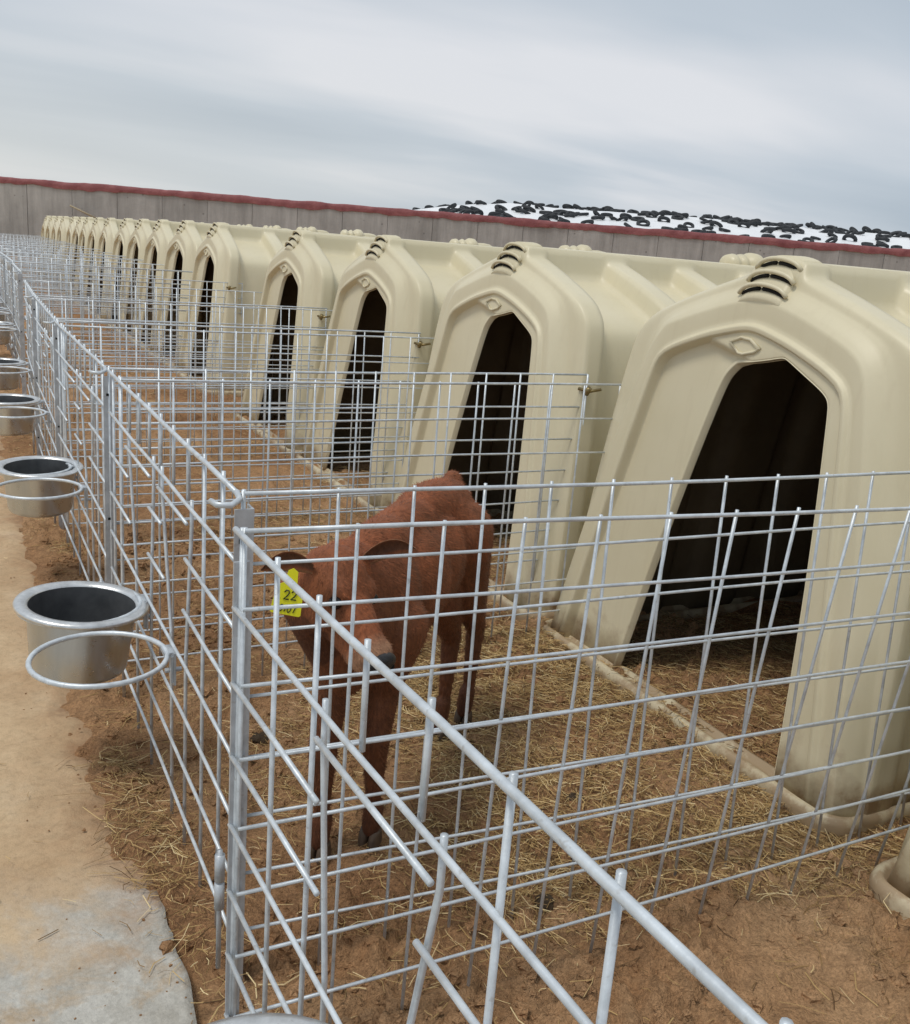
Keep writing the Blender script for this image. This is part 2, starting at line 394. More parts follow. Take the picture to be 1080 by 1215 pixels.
scatter(S, -0.20, 0.05, -0.4, 3.0, 700, lambda x, y: math.exp(-((x+0.02)/0.075)**2)*(0.25+1.2*max(0, fbm(y, 3, 1.6, 3)+0.3)), z0, lmax=0.09)
scatter(S, -0.22, -0.03, 0.30, 0.95, 330, lambda x, y: math.exp(-((x+0.08)/0.06)**2), z0, lmax=0.12)
scatter(S, -1.6, -0.1, 0.2, 6, 260, lambda x, y: 1.0, z0, lmax=0.05)
scatter(S, -0.15, 0.05, 3.0, 8, 900, lambda x, y: 1.0, z0, lmax=0.1)
S.build('straw', 'straw litter caught along the foot of the front fence')

CL = MB()
def clod(x, y, r):
    z = ground_z(x, y) if x > -0.1 else 0.004
    k = len(CL.v); rot = random.uniform(0, 6.3)
    top = 5
    for ring, (rr, zz) in enumerate(((1.0, -0.2), (0.85, 0.45), (0.35, 0.75))):
        for j in range(top):
            t = rot+2*math.pi*j/top+ring*0.4
            q = rr*random.uniform(0.7, 1.25)
            CL.v.append(Vector((x+r*q*math.cos(t), y+r*q*math.sin(t), z+r*zz*random.uniform(0.7, 1.2))))
    for ring in (0, 1):
        for j in range(top):
            a = k+ring*top; CL.f.append([a+j, a+(j+1) % top, a+top+(j+1) % top, a+top+j])
    CL.f.append([k+2*top+j for j in range(top)])
for _ in range(26000):
    x = random.uniform(-0.12, 2.4); y = random.uniform(-1.2, 3.0)
    d = 0.15+1.6*max(0, fbm(x, y+2, 2.2, 3))
    if y > 0 and x > 0.9: d *= 0.35
    if y < -0.1: d *= 1.5
    if random.random() < d: clod(x, y, 0.0035+0.021*random.random()**5)
tag(CL.build('soil_clods', M['soil'], smooth=False), 'small crumbs and clods of dry soil', 'soil', kind='stuff')

CL2 = MB(); CL, keep = CL2, CL
for _ in range(450):
    y = random.uniform(-0.6, 4.0); x = -0.1-1.2*random.random()**2
    clod(x, y, 0.0015+0.004*random.random()**4)
CL2.v = [Vector((v.x, v.y, v.z)) for v in CL2.v]
tag(CL2.build('grit', M['soil'], smooth=False), 'crumbs of earth and grit scattered over the walkway', 'grit', kind='stuff')
# dung pats / dark lumps
def lump(name, x, y, r, label):
    mb = MB(); n = 18; prof = [(1.0, -0.05), (0.98, 0.2), (0.8, 0.38), (0.5, 0.5), (0.2, 0.52), (0.001, 0.5)]
    mb.lathe([(a*r, b*r) for a, b in prof], (0, 0, 0), n)
    mb.v = [Vector((v.x*(1+0.5*noise.noise(v*35/ max(r, .02)*0.04)), v.y*(1+0.3*noise.noise(v*40)), v.z*(1+0.9*noise.noise(v*60+Vector((5, 0, x)))))) for v in mb.v]
    o = mb.build(name, M['dung']); o.location = (x, y, ground_z(x, y)); tag(o, label, 'dung')
lump('dung_pat', 0.32, 0.93, 0.028, 'dark dung lump on the soil left of the calf')
lump('dung_pat', 1.02, 0.30, 0.030, 'dark dung lump in the straw in front of the doorway')
lump('dung_pat', 0.72, -0.02, 0.026, 'dark dung lump under the bottom wire of the pen divider')

# ------------------------------------------------------------------ wall, silage heap, tyres
vd = Vector((math.sin(YAW), math.cos(YAW), 0)); vr = Vector((math.cos(YAW), -math.sin(YAW), 0))
C0 = Vector((-0.4382, -1.5836, 0))
def wp(a, d, z): return C0+vr*a+vd*d+Vector((0, 0, z))     # a to the right, d away, seen from the yard
WD = 37.0; WT = 2.78; PW = 1.66
wall = empty('concrete_wall', wp(0, WD, 0)); tag(wall, 'long grey board-marked concrete wall behind the hutches with red sheet on top', 'wall')
inv = Matrix.Translation(-wall.location)
mb = MB(); a = -34*PW
while a < 34*PW:
    jog = random.uniform(-0.012, 0.012)
    q = [wp(a+0.009, WD+jog, -0.2), wp(a+PW-0.009, WD+jog, -0.2), wp(a+PW-0.009, WD+0.3, -0.2), wp(a+0.009, WD+0.3, -0.2)]
    p = [v+Vector((0, 0, WT+0.2)) for v in q]
    mb.add([v-wall.location for v in q+p], [(0,3,2,1),(4,5,6,7),(0,1,5,4),(1,2,6,5),(2,3,7,6),(3,0,4,7)])
    a += PW
mb.build('wall_panels', M['concrete'], wall, False)
mb = MB(); q = [wp(-34*PW, WD+0.03, -0.2), wp(34*PW, WD+0.03, -0.2), wp(34*PW, WD+0.28, -0.2), wp(-34*PW, WD+0.28, -0.2)]
p = [v+Vector((0, 0, WT+0.19)) for v in q]
mb.add([v-wall.location for v in q+p], [(0,3,2,1),(4,5,6,7),(0,1,5,4),(1,2,6,5),(2,3,7,6),(3,0,4,7)])
mb.build('joint_core', M['concrete'], wall, False)
mb = MB(); n = 1500; prof_n = 7; k0 = 0       # the sheet hung over the top of the wall
for i in range(n+1):
    a = -34*PW+68*PW*i/n
    wv = 0.035*fbm(a, 0, 0.9, 5); lo = 0.06*fbm(a, 4, 1.4, 5)
    drop = 0.22+lo; bul = 0.004+0.030*fbm(a, 9, 3.5, 4)
    for (d, z) in ((-0.03-bul*0.5, -drop), (-0.04-bul, -drop*0.5), (-0.03-bul*0.6, 0.0+wv*0.3), (0.0, 0.03+wv), (0.15, 0.04+wv), (0.31, 0.03+wv), (0.35, -0.2)):
        mb.v.append(wp(a, WD+d, WT+0.02+z)-wall.location)
for i in range(n):
    for j in range(prof_n-1):
        A = i*prof_n+j; mb.f.append([A, A+prof_n, A+prof_n+1, A+1])
mb.build('red_cap_sheet', M['red'], wall)

def heap_z(a, d):
    """silage heap behind the wall"""
    sid = sstep(-9, 3, a)
    crest = 2.95 + 1.42*sid + 0.10*fbm(a, 0, 0.15, 3)
    return 2.3 + (crest-2.3)*sstep(38, 58, d) - 1.2*sstep(60, 84, d) + 0.10*fbm(a, d, 0.4, 3)
mb = MB(); A_ = axis([(-16, 60, 0.8)]); D_ = axis([(37.6, 90, 1.0)])
for d in D_:
    for a in A_: mb.v.append(wp(a, d, heap_z(a, d)))
na = len(A_)
mb.f = [[j*na+i, j*na+i+1, (j+1)*na+i+1, (j+1)*na+i] for j in range(len(D_)-1) for i in range(na-1)]
# close it down to the ground
k = len(mb.v); rim = [i for i in range(na)] + [j*na+na-1 for j in range(1, len(D_))] + [(len(D_)-1)*na+i for i in reversed(range(na-1))] + [j*na for j in reversed(range(1, len(D_)-1))]
for i in rim: v = mb.v[i]; mb.v.append(Vector((v.x, v.y, -0.2)))
m_ = len(rim)
for i in range(m_): mb.f.append([rim[i], k+i, k+(i+1) % m_, rim[(i+1) % m_]])
tag(mb.build('silage_heap', M['white_sheet']), 'long heap under white plastic sheeting behind the wall', 'silage heap')
tm = MB(); tm.lathe([(0.25, -0.06), (0.27, -0.10), (0.36, -0.12), (0.43, -0.10), (0.46, -0.05), (0.46, 0.05), (0.43, 0.10), (0.36, 0.12), (0.27, 0.10), (0.25, 0.06), (0.25, -0.06)], n=20)
tyre_me = tm.mesh('tyre'); tyre_me.materials.append(M['rubber'])
cnt = 0; tries = 0; placed = []
while cnt < 290 and tries < 9000:
    tries += 1
    a = random.uniform(-6, 30); 
    d = 45.5+(5.5+2.0*fbm(a, 1, 0.3, 2))*random.random()**0.9
    if random.random() < (0.20 if a < 8 else 0.06): d = random.uniform(57.0, 58.6)
    elif random.random() < (0.16 if a < 13 else 0.45): d = random.uniform(50, 57)
    if fbm(a+2, d*0.6, 0.16, 3) < 0.0 and random.random() < 0.82 and d < 56.5: continue
    if a < 6 and random.random() < 0.3: continue
    if any(abs(a-q[0]) < 0.42 and abs(d-q[1]) < 0.45 for q in placed): continue
    if a < -2 and random.random() < 0.5: continue
    placed.append((a, d)); cnt += 1
    o = bpy.data.objects.new('tyre', tyre_me); COL.objects.link(o)
    o.location = wp(a, d, heap_z(a, d)+0.07); o.rotation_euler = (random.gauss(0, 0.3), random.gauss(0, 0.3), random.uniform(0, 3))
    s = random.uniform(0.55, 0.78); o.scale = (s, s, s*0.9)
    tag(o, 'black old tyre weighing down the white sheet of the heap', 'tyre', 'tyres on the silage heap')
mb = MB(); mb.tube([wp(-14.9, 36.7, 2.0), wp(-13.9, 36.6, 1.62)], 0.035, 6)
tag(mb.build('wooden_pole', M['wood']), 'pale thin pole leaning on the wall above the farthest hutches', 'pole')

# ------------------------------------------------------------------ calf hutch (origin on the ground at the middle of its front, x runs back)
def lerp(a, b, t): return a+(b-a)*t
PA = [(.715, .02), (.600, .60), (.478, 1.10), (.440, 1.185), (.395, 1.232), (.24, 1.285), (.12, 1.322), (.05, 1.335), (0, 1.337)]
PA2 = [(.722, .02), (.612, .60), (.492, 1.11), (.452, 1.20), (.402, 1.25), (.245, 1.304), (.12, 1.342), (.05, 1.355), (0, 1.357)]
PB = [(.735, .02), (.640, .60), (.515, 1.12), (.475, 1.212), (.425, 1.268), (.255, 1.325), (.125, 1.365), (.05, 1.378), (0, 1.38)]
PC = [(.742, .02), (.660, .60), (.545, 1.12), (.505, 1.215), (.450, 1.275), (.27, 1.335), (.13, 1.375), (.08, 1.388), (0, 1.395)]
PD = [(.752, .02), (.710, .60), (.652, 1.10), (.622, 1.19), (.550, 1.262), (.33, 1.350), (.118, 1.418), (.098, 1.460), (0, 1.466)]
PV = [(.738, .02), (.660, .60), (.590, 1.080), (.558, 1.148), (.498, 1.196), (.30, 1.272), (.120, 1.335), (.098, 1.460), (0, 1.466)]
FR = [(.622, .05), (.512, .58), (.412, 1.07), (.396, 1.138), (.20, 1.206), (.165, 1.217), (.10, 1.234), (.04, 1.248), (0, 1.252)]
def full(P): return [Vector((0, y, z)) for y, z in P] + [Vector((0, -y, z)) for y, z in reversed(P[:-1])]
def at(P, x0, x1): return [Vector((lerp(x0, x1, p.z/1.3), p.y, p.z)) for p in P]
F0 = 0.0; F1 = 0.142          # lean of the face: x at z=0 and at z=1.3
OPN = [(.292, .035), (.186, .60), (.086, 1.06), (.064, 1.106), (.032, 1.136), (-.025, 1.152), (-.085, 1.164), (-.138, 1.178), (-.156, 1.181),
       (-.178, 1.172), (-.215, 1.155), (-.262, 1.134), (-.330, 1.104), (-.350, 1.084), (-.358, 1.04), (-.432, .60), (-.493, .035)]
def inset(P, d):
    c = Vector((0, 0.0, 0.6)); r = []
    n = len(P)
    for i, p in enumerate(P):
        a = P[max(i-1, 0)]; b = P[min(i+1, n-1)]; t = (b-a); nn = Vector((0, t.z, -t.y)).normalized()
        if nn.dot(Vector((0, -p.y+( -0.1), 0.55-p.z))) < 0: nn = -nn
        r.append(p+nn*(d[i] if isinstance(d, list) else d))
    return r
def xs(P, off, offs=None):
    return [Vector((lerp(F0, F1, p.z/1.3)+(offs[i] if offs else off), p.y, p.z)) for i, p in enumerate(P)]
def make_hutch():
    root = empty('calf_hutch')
    loops = []
    O = [Vector((0, y, z)) for y, z in OPN]; Fr = full(FR)
    rec = [0.026]*5+[0.0]*12                                  # the left part of the door surround is set back
    loops.append(xs(inset(O, 0.001), 0.02, [.032]*5+[.016]*12))                   # return of the opening's edge into the shell
    loops.append(xs(inset(O, [-.004]*5+[-.002]*12), 0.012, [0.022]*5+[0.012]*12))
    loops.append(xs(inset(O, [-.012]*5+[-.004]*12), 0.0, [0.010]*5+[0.0]*12))
    loops.append(xs(inset(O, [-.022]*5+[-.007]*12), 0.0, [0.012]*5+[0.002]*12))
    loops.append(xs(inset(O, [-.030]*5+[-.010]*12), 0.0, rec))
    loops.append(xs(inset(Fr, [.022]*5+[.010]*12), 0.0, rec))
    loops.append(xs(inset(Fr, [.016]*5+[.008]*12), 0.0, rec))
    loops.append(xs(inset(Fr, 0.002), -0.010))
    loops.append(xs(inset(Fr, -0.012), -0.012))
    loops.append(xs(inset(Fr, -0.022), 0.0))
    loops.append(xs(inset(Fr, -0.032), 0.002))
    loops.append(xs(inset(full(PA), 0.03), 0.0))
    loops.append(xs(full(PA), 0.0))
    loops.append(xs(full(PA2), 0.012))
    loops.append(at(full(PB), .045, .175)); loops.append(at(full(PC), .07, .185)); 
    def mixp(P, Q, t): return [p.lerp(q, t) for p, q in zip(P, Q)]
    D = full(PD); V = full(PV)
    loops.append(at(mixp(full(PC), D, 0.6), .078, .190)); loops.append(at(D, .085, .205)); loops.append(at(D, .17, .29))
    xr = .20; cx = .32
    first = True
    for xx in (.60, 1.00, 1.40, 1.80):
        a0 = .215 if first else xprev+.135; a1 = a0+0.10
        loops.append(at(V, a0, a1 if first else a0+0.05)); 
        loops.append(at(V, lerp(a0, xx, .5), lerp(a0, xx, .5)+0.06))
        loops.append(at(V, xx-.045, xx+0.0)); loops.append(at(D, xx-.01, xx+0.03)); loops.append(at(D, xx+.09, xx+.13))
        first = False; xprev = xx
    loops.append(at(V, 1.935, 1.97)); loops.append(at(V, 2.13, 2.11))
    back = [Vector((2.16, p.y*0.985, p.z*0.992)) for p in V]; loops.append([Vector((2.15, p.y, p.z)) for p in V])
    for s_ in (0.96, 0.6, 0.2):
        loops.append([Vector((2.17, p.y*s_, 0.02+(p.z-0.02)*s_)) for p in V])
    for lp in loops:
        for j_ in (0, 16): lp[j_].z -= 0.055
    v = [p for lp in loops for p in lp]; m = 17
    f = [(i*m+j, i*m+j+1, (i+1)*m+j+1, (i+1)*m+j) for i in range(len(loops)-1) for j in range(m-1)]
    me = mesh_from('hutch_shell', v, f, True)
    ring = {0: .8, 1: .75, 2: .5, 3: .5, 4: .75, 5: .75, 6: .55, 7: .45, 8: .45, 9: .5, 10: .4, 12: .85, 13: .5, 14: .7, 15: .45, 16: .3, 17: .75, 18: .7}
    for q_ in range(4):
        b_ = 19+5*q_; ring[b_] = .7; ring[b_+2] = .75; ring[b_+3] = .75; ring[b_+4] = .7
    nl = len(loops); cr = me.attributes.new('crease_edge', 'FLOAT', 'EDGE'); cv = [0.0]*len(me.edges)
    for e_ in me.edges:
        a_, b_ = e_.vertices; la, ja = divmod(a_, m); lb, jb = divmod(b_, m)
        if la == lb: cv[e_.index] = ring.get(la, .9 if la >= nl-4 else 0.0)
        elif la >= 16 and ja in (6, 7, 9, 10): cv[e_.index] = .6
        elif la >= 16 and ja in (3, 4, 12, 13): cv[e_.index] = .25
        elif la <= 12 and ja in (4, 5): cv[e_.index] = .5
    cr.data.foreach_set('value', cv)
    o = obj('shell', me, M['plastic'], root)
    sm = o.modifiers.new('sub', 'SUBSURF'); sm.levels = 2; sm.render_levels = 2
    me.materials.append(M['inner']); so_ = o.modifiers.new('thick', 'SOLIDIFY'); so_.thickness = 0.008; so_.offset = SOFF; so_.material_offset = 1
    # bake the modifiers so every copy shares one mesh
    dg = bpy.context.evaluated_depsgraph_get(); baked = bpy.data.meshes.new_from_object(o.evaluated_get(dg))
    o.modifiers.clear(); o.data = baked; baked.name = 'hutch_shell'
    # raised diamond moulding over the doorway
    mb = MB(); c = (0.012, 1.205); dm = [(0.075, 1.207), (0.03, 1.225), (-0.01, 1.222), (-0.055, 1.199), (-0.035, 1.188), (0.01, 1.176), (0.03, 1.178)]
    mb.tube([Vector((lerp(F0, F1, z/1.3)-0.0025, y, z)) for y, z in dm], 0.0055, 6, closed=True)
    mb.build('door_emblem', M['plastic'], root)
    # base flange running right round, also as a sill across the doorway
    mb = MB(); path = []
    x0, x1, yy, rad = -0.035, 2.20, .762, .09
    for (cx_, cy_, a0) in ((x0+rad, -yy+rad, 180), (x1-rad, -yy+rad, 270), (x1-rad, yy-rad, 0), (x0+rad, yy-rad, 90)):
        for q in range(6):
            t = R(a0+90*q/5); path.append((Vector((cx_, cy_, 0)), Vector((math.cos(t), math.sin(t), 0))))
    pro = [(0, -.03), (0.004, .012), (-.004, .030), (-.016, .036), (-.028, .028), (-.036, .014), (-.062, .014), (-.074, .030), (-.082, .030), (-.09, .006), (-.09, -.03)]
    full_path = []
    for i in range(len(path)):
        a = path[i]; b = path[(i+1) % len(path)]; full_path.append(a)
        pa = a[0]+a[1]*rad; pb = b[0]+b[1]*rad
        nseg = int((pb-pa).length/0.06)
        for s_ in range(1, nseg): t = s_/nseg; full_path.append((a[0].lerp(b[0], t), a[1].lerp(b[1], t).normalized()))
    m2 = len(full_path); n2 = len(pro)
    for (c_, d_) in full_path:
        for (o_, z_) in pro:
            p_ = c_+d_*(rad+o_); w_ = 0.004*noise.noise(p_*6)
            mb.v.append(Vector((p_.x+w_, p_.y+w_, z_+w_*0.5)))
    for i in range(m2):
        for j in range(n2-1):
            A = i*n2+j; B = ((i+1) % m2)*n2+j; mb.f.append([A, B, B+1, A+1])
    mb.build('base_flange', M['plastic'], root)
    # louvred front vent under the end of the ridge
    vent = MB(); nY = 13
    secs = []
    for s_ in range(0, 10):
        t = s_/9
        secs.append((.138+.085*t, 1.340+.132*t, .104-.010*t))
    rows = []
    for (x_, z_, hw) in secs:
        row = []
        for j in range(nY):
            u = -1+2*j/(nY-1); row.append(Vector((x_+0.012*u*u, u*hw, z_+0.006-.020*u*u-.012*u**8-(0.06 if abs(u) > .99 else 0))))
        rows.append(row)
    rows.append([Vector((p.x+0.07, p.y, p.z+0.002)) for p in rows[-1]])
    base = [Vector((p.x+0.05, p.y, p.z-0.06)) for p in rows[0]]
    rows = [base]+rows
    for r_ in rows: vent.v += r_
    vent.f = [[i*nY+j, i*nY+j+1, (i+1)*nY+j+1, (i+1)*nY+j] for i in range(len(rows)-1) for j in range(nY-1)]
    for k_ in range(3):
        t = 0.20+0.30*k_; x_ = .138+.085*t; z_ = 1.340+.132*t; hw = .100-.010*t
        vent.tube([Vector((x_-0.009+0.012*u*u, u*hw, z_+.0215-.020*u*u-.012*u**8)) for u in [-1+2*j/16 for j in range(17)]], 0.0072, 8)
    vo = vent.build('roof_vent', M['plastic'], root)
    for k_ in range(3):
        t = 0.20+0.30*k_; x_ = .138+.085*t; z_ = 1.340+.132*t; hw = .092-.010*t
        for sgn in (-1, 1):
            sl_ = MB()
            sl_.tube([Vector((x_-0.003+0.012*u*u, u*hw, z_+.0085-.020*u*u)) for u in [sgn*(0.07+0.9*j/6) for j in range(7)]], 0.0062, 6)
            sl_.build('vent_slot', M['dark'], vo)  # slot not cut: a dark bar stands in for its shade
    # moulded vent cap on the ridge towards the back
    mb = MB(); n = 14
    def capx(x, r): return [Vector((x, r*1.35*math.cos(t), 1.462+r*math.sin(t)*1.0)) for t in [math.pi*i/(n-1) for i in range(n)]]
    prof = [(1.43, .002), (1.435, .03), (1.45, .045), (1.475, .05), (1.49, .040), (1.50, .030), (1.51, .040), (1.53, .052), (1.545, .040), (1.552, .032), (1.56, .045), (1.59, .062), (1.625, .060), (1.645, .045), (1.655, .03),
            (1.67, .032), (1.72, .034), (1.77, .028), (1.80, .014), (1.805, .002)]
    for x, r in prof: mb.v += capx(x, r)
    mb.f = [[i*n+j, i*n+j+1, (i+1)*n+j+1, (i+1)*n+j] for i in range(len(prof)-1) for j in range(n-1)]
    mb.build('ridge_cap', M['plastic'], root)
    # clip that holds the divider on the near wall
    mb = MB(); mb.tube([(0.16, -.66, .93), (0.19, -.70, .925), (0.23, -.715, .935)], 0.0065, 6); mb.tube([(0.17, -.70, .915), (0.17, -.72, .94)], 0.012, 6)
    mb.build('fence_clip', M['brass'], root)
    return root
HY = [0.665, 2.235, 3.80, 5.33, 7.70, 9.07, 10.42, 11.64, 12.80, 14.36, 15.70, 16.92, 18.0, 19.1, 20.6, 21.8, 23.2, 24.4]
ORD = ['first', 'second', 'third', 'fourth', 'fifth', 'sixth', 'seventh', 'eighth', 'ninth', 'tenth', 'eleventh', 'twelfth', 'thirteenth',
       'fourteenth', 'fifteenth', 'sixteenth', 'seventeenth', 'eighteenth']
HL = ['largest cream calf hutch in view, right of the calf, with wide dark doorway',
      'cream hutch whose doorway rises above the calf\'s rump, second whole one',
      'cream hutch left of the calf\'s rump, third whole one from the right',
      'cream hutch, last of the near group of four before the gap']
proto = make_hutch(); first = True
for i, y in enumerate([-1.0]+HY):
    h = proto if first else copy_tree(proto); first = False
    z = rise(y)
    h.location = (1.60+(-0.09 if i == 0 else 0.0)+random.uniform(-.012, .012)*(i > 1), y, z); h.rotation_euler = (0, 0, random.uniform(-.014, .014)*(i > 1))
    k = i-1
    if i == 0: lab = 'cream hutch cut off by the right edge, only its base corner showing'
    elif k < 4: lab = HL[k]
    elif k == 4: lab = 'cream hutch just past the gap behind the near group of four'
    elif k == 17: lab = 'farthest cream hutch at the left end of the row'
    else: lab = '%s cream hutch counting leftwards from the largest one' % ORD[k]
    tag(h, lab, 'calf hutch', 'calf hutches in a row')

# ------------------------------------------------------------------ wire panels
RG = 0.1256; RZ = [0.9792-i*RG for i in range(8)]; WR = 0.0035
def wire_side(L_=1.79, warp=None, nv=13, off=0.15, seed=0):
    """side panel: runs along +x from its hinge, top to bottom"""
    rnd = random.Random(seed); mb = MB()
    wf = warp or (lambda x, z: 0.0)
    g_ = 0.1476
    for i, z in enumerate(RZ):
        r = 0.0041 if i == 0 else WR
        pts = []
        for j in range(9):
            x = L_*j/8; pts.append((x, wf(x, z), z+0.003*math.sin(x*3+seed+i)))
        mb.tube(pts, r, 8)
    xsn = [0.0]+[off+g_*k for k in range(20) if off+g_*k < L_-0.05]+[L_-0.004]
    for x in xsn:
        sx = rnd.uniform(-.004, .004)
        pts = [(x+sx*(0.98-z), wf(x, z)+0.0095, z) for z in (-0.03, 0.3, 0.6, RZ[0]+0.005)]
        mb.tube(pts, WR if 0 < x < L_-0.05 else 0.0042, 8)
    return mb
def wire_front(L_, openings, verts, seed=0, xf=None):
    """front panel: runs along +y from its near end; openings = (near top, near bottom, far top, far bottom) in y"""
    rnd = random.Random(seed); mb = MB(); X = -0.0095
    xf = xf or (lambda y: 0.0)
    def P(y, z, o=X): return (xf(y)+o, y, z)
    for i, z in enumerate(RZ):
        r = 0.0050 if i == 0 else 0.0041
        spans = [(0, L_)]
        if i in (2, 3):
            cur = 0; spans = []
            for (nt_, nb, ft, fb) in sorted(openings):
                t = (0.854-z)/(0.854-0.477)
                a = lerp(nt_, nb, t); b = lerp(ft, fb, t); spans.append((cur, a)); cur = b
            spans.append((cur, L_))
        for a, b in spans:
            if b-a < 0.03: continue
            n = max(2, int((b-a)/0.2)); mb.tube([P(lerp(a, b, k/n), z+0.0015*math.sin(9*lerp(a, b, k/n)+i)) for k in range(n+1)], r, 8)
    for (nt_, nb, ft, fb) in openings:                       # feeding openings, narrower at the bottom
        mb.tube([P(nt_, 0.81), P(ft, 0.81)], 0.0041, 8)
        for (t_, b_) in ((nt_, nb), (ft, fb)):
            mb.tube([P(t_, 0.862, 0.001), P(t_, 0.80, 0.001), P(b_, 0.48, 0.001), P(b_+ (b_-t_)*0.1, -0.03, 0.001)], 0.0043, 8)
    for y in verts:
        hit = any(min(o[0], o[1])-0.02 < y < max(o[2], o[3])+0.02 for o in openings)
        s_ = rnd.uniform(-.003, .003)
        if hit: mb.tube([P(y, 0.85, 0.001), P(y+s_, RZ[0]+0.007, 0.001)], 0.0041, 8)
        else: mb.tube([P(y-s_, -0.03, 0.001), P(y, 0.5, 0.001), P(y+s_, RZ[0]+0.007, 0.001)], 0.0041, 8)
    return mb
def ring_parts(root, y, zt=0.465):
    """round bucket holder bolted to the panel"""
    mb = MB(); c = Vector((-0.172, y+0.030, zt)); n = 36
    tilt = 0.05
    mb.tube([c+Vector((0.147*math.cos(t), 0.147*math.sin(t), -tilt*0.147*math.cos(t)*0)) for t in [2*math.pi*k/n for k in range(n)]], 0.0062, 8, closed=True)
    o = mb.build('bucket_ring', M['galv'], root)
    mb = MB(); mb.box((-0.034, y+0.005, zt-0.006), (-0.012, y+0.055, zt+0.004)); mb.box((-0.014, y-0.004, zt-0.075), (-0.009, y+0.052, zt+0.0045))
    mb.box((-0.020, y+0.000, zt-0.070), (-0.0145, y+0.010, zt-0.005))
    mb.tube([(-0.03, y+0.02, zt-0.045), (0.008, y+0.02, zt-0.045)], 0.006, 6)
    mb.build('ring_bracket', M['post'], o, False)
    return o
def post_part(root, y=0.0, x=0.0):
    mb = MB(); w_ = 0.040; t = 0.004; z0_, z1_ = -0.04, RZ[0]-0.022
    mb.box((x-0.020, y-0.012, z0_), (x+0.010, y-0.012+t, z1_)); mb.box((x+0.010, y-0.012, z0_), (x+0.010+t, y+0.022, z1_))
    o = mb.build('post', M['post'], root, False)
    for zz in (0.90, 0.50, 0.14):
        hb = MB(); hb.box((x-0.012, y-0.0135, zz-0.004), (x-0.004, y-0.0122, zz+0.004)); hb.build('bolt_hole', M['dark'], o, False)
    hb = MB(); hb.tube([(x-0.012, y+0.010, RZ[0]+0.004), (x-0.012, y-0.012, RZ[0]-0.004), (x-0.030, y-0.026, RZ[0]-0.010), (x-0.052, y-0.018, RZ[0]-0.010), (x-0.056, y+0.008, RZ[0]-0.010)], 0.0055, 7)
    hb.build('latch_hook', M['galv'], root)
    hb = MB()
    for z_ in (0.262, 0.202): hb.tube([(x-0.036, y-0.014, z_-0.028), (x-0.036, y-0.014, z_+0.028)], 0.0095, 12)
    hb.tube([(x-0.036, y-0.014, 0.04), (x-0.036, y-0.014, 0.30)], 0.005, 8)
    hb.build('hinge', M['post'], root)
OP_MAIN = [(.412, .461, .734, .621), (.842, .881, 1.211, 1.105)]
V_MAIN = [0.012]+[.15*k for k in range(1, 10)]+[1.37, 1.50]
def front_name(k): return 'front'
def make_front():
    root = empty('front_wire_panel')
    wire_front(1.51, OP_MAIN, V_MAIN, 3).build('wire_mesh', M['galv'], root)
    post_part(root); ring_parts(root, 0.520); ring_parts(root, 0.870)
    return root
PEN = [y-0.665 for y in HY]
def xoff(y):
    return 0.0 if y < 3 else lerp(0.0, 0.13, sstep(3, 9, y))
fp = make_front(); first = True
penname = ['the calf\'s pen'] + ['the %s pen beyond the calf\'s' % s for s in ('first', 'second', 'third')] + ['the first pen past the gap'] + \
          ['pen number %s counting from the calf\'s' % s for s in ('six', 'seven', 'eight', 'nine', 'ten', 'eleven', 'twelve', 'thirteen', 'fourteen', 'fifteen', 'sixteen', 'seventeen', 'eighteen')]
for k, y in enumerate(PEN):
    f_ = fp if k == 0 else copy_tree(fp)
    nxt = PEN[k+1] if k+1 < len(PEN) else y+1.5
    f_.location = (xoff(y), y+(0.0), rise(y)); ln = min(1.0, (nxt-y-0.01)/1.51) if nxt-y < 2 else 1.0
    dxy = xoff(y+1.5)-xoff(y); f_.rotation_euler = (0, 0, -math.atan2(dxy, 1.5)+random.uniform(-.004, .004)*(k > 0)); f_.scale = (1, ln, 1)
    tag(f_, 'front wire panel with two feeding openings on ' + penname[k], 'wire panel', 'front wire panels of the pens')
# the foreground pen's front panel, set a little nearer the walkway and slightly askew
NF = empty('front_wire_panel', (-0.059, -0.200, 0)); tag(NF, 'front wire panel of the foreground pen, running out of the bottom of the picture', 'wire panel', 'front wire panels of the pens')
op_n = [(-1.24, -1.20, -.95, -.97), (-.662, -.600, -.352, -.392)]
mbn = wire_front(0.0, [], [], 5)
mbn = MB()
def near_front():
    L_ = 1.53
    o_ = [(L_+a, L_+b, L_+c, L_+d) for a, b, c, d in op_n]
    vv = [L_-0.012]+[L_-(0.165+.15*k) for k in range(10)]
    w_ = wire_front(L_, o_, [v for v in vv if v > 0.01]+[0.01], 8, xf=lambda y: (L_-y)*0.035)
    w_.v = [Vector((v.x, v.y-L_, v.z)) for v in w_.v]
    return w_
near_front().build('wire_mesh', M['galv'], NF)
ring_parts(NF, -0.63)
mbp = MB(); mbp.box((-0.012, -0.006, -0.04), (0.012, -0.002, 0.93)); mbp.build('post', M['post'], NF, False)

# side panels
def place_side(me_builder, loc, rz, label):
    root = empty('side_wire_panel', loc, rz)
    me_builder.build('wire_mesh', M['galv'], root)
    tag(root, label, 'wire panel', 'side wire panels between the pens')
    return root
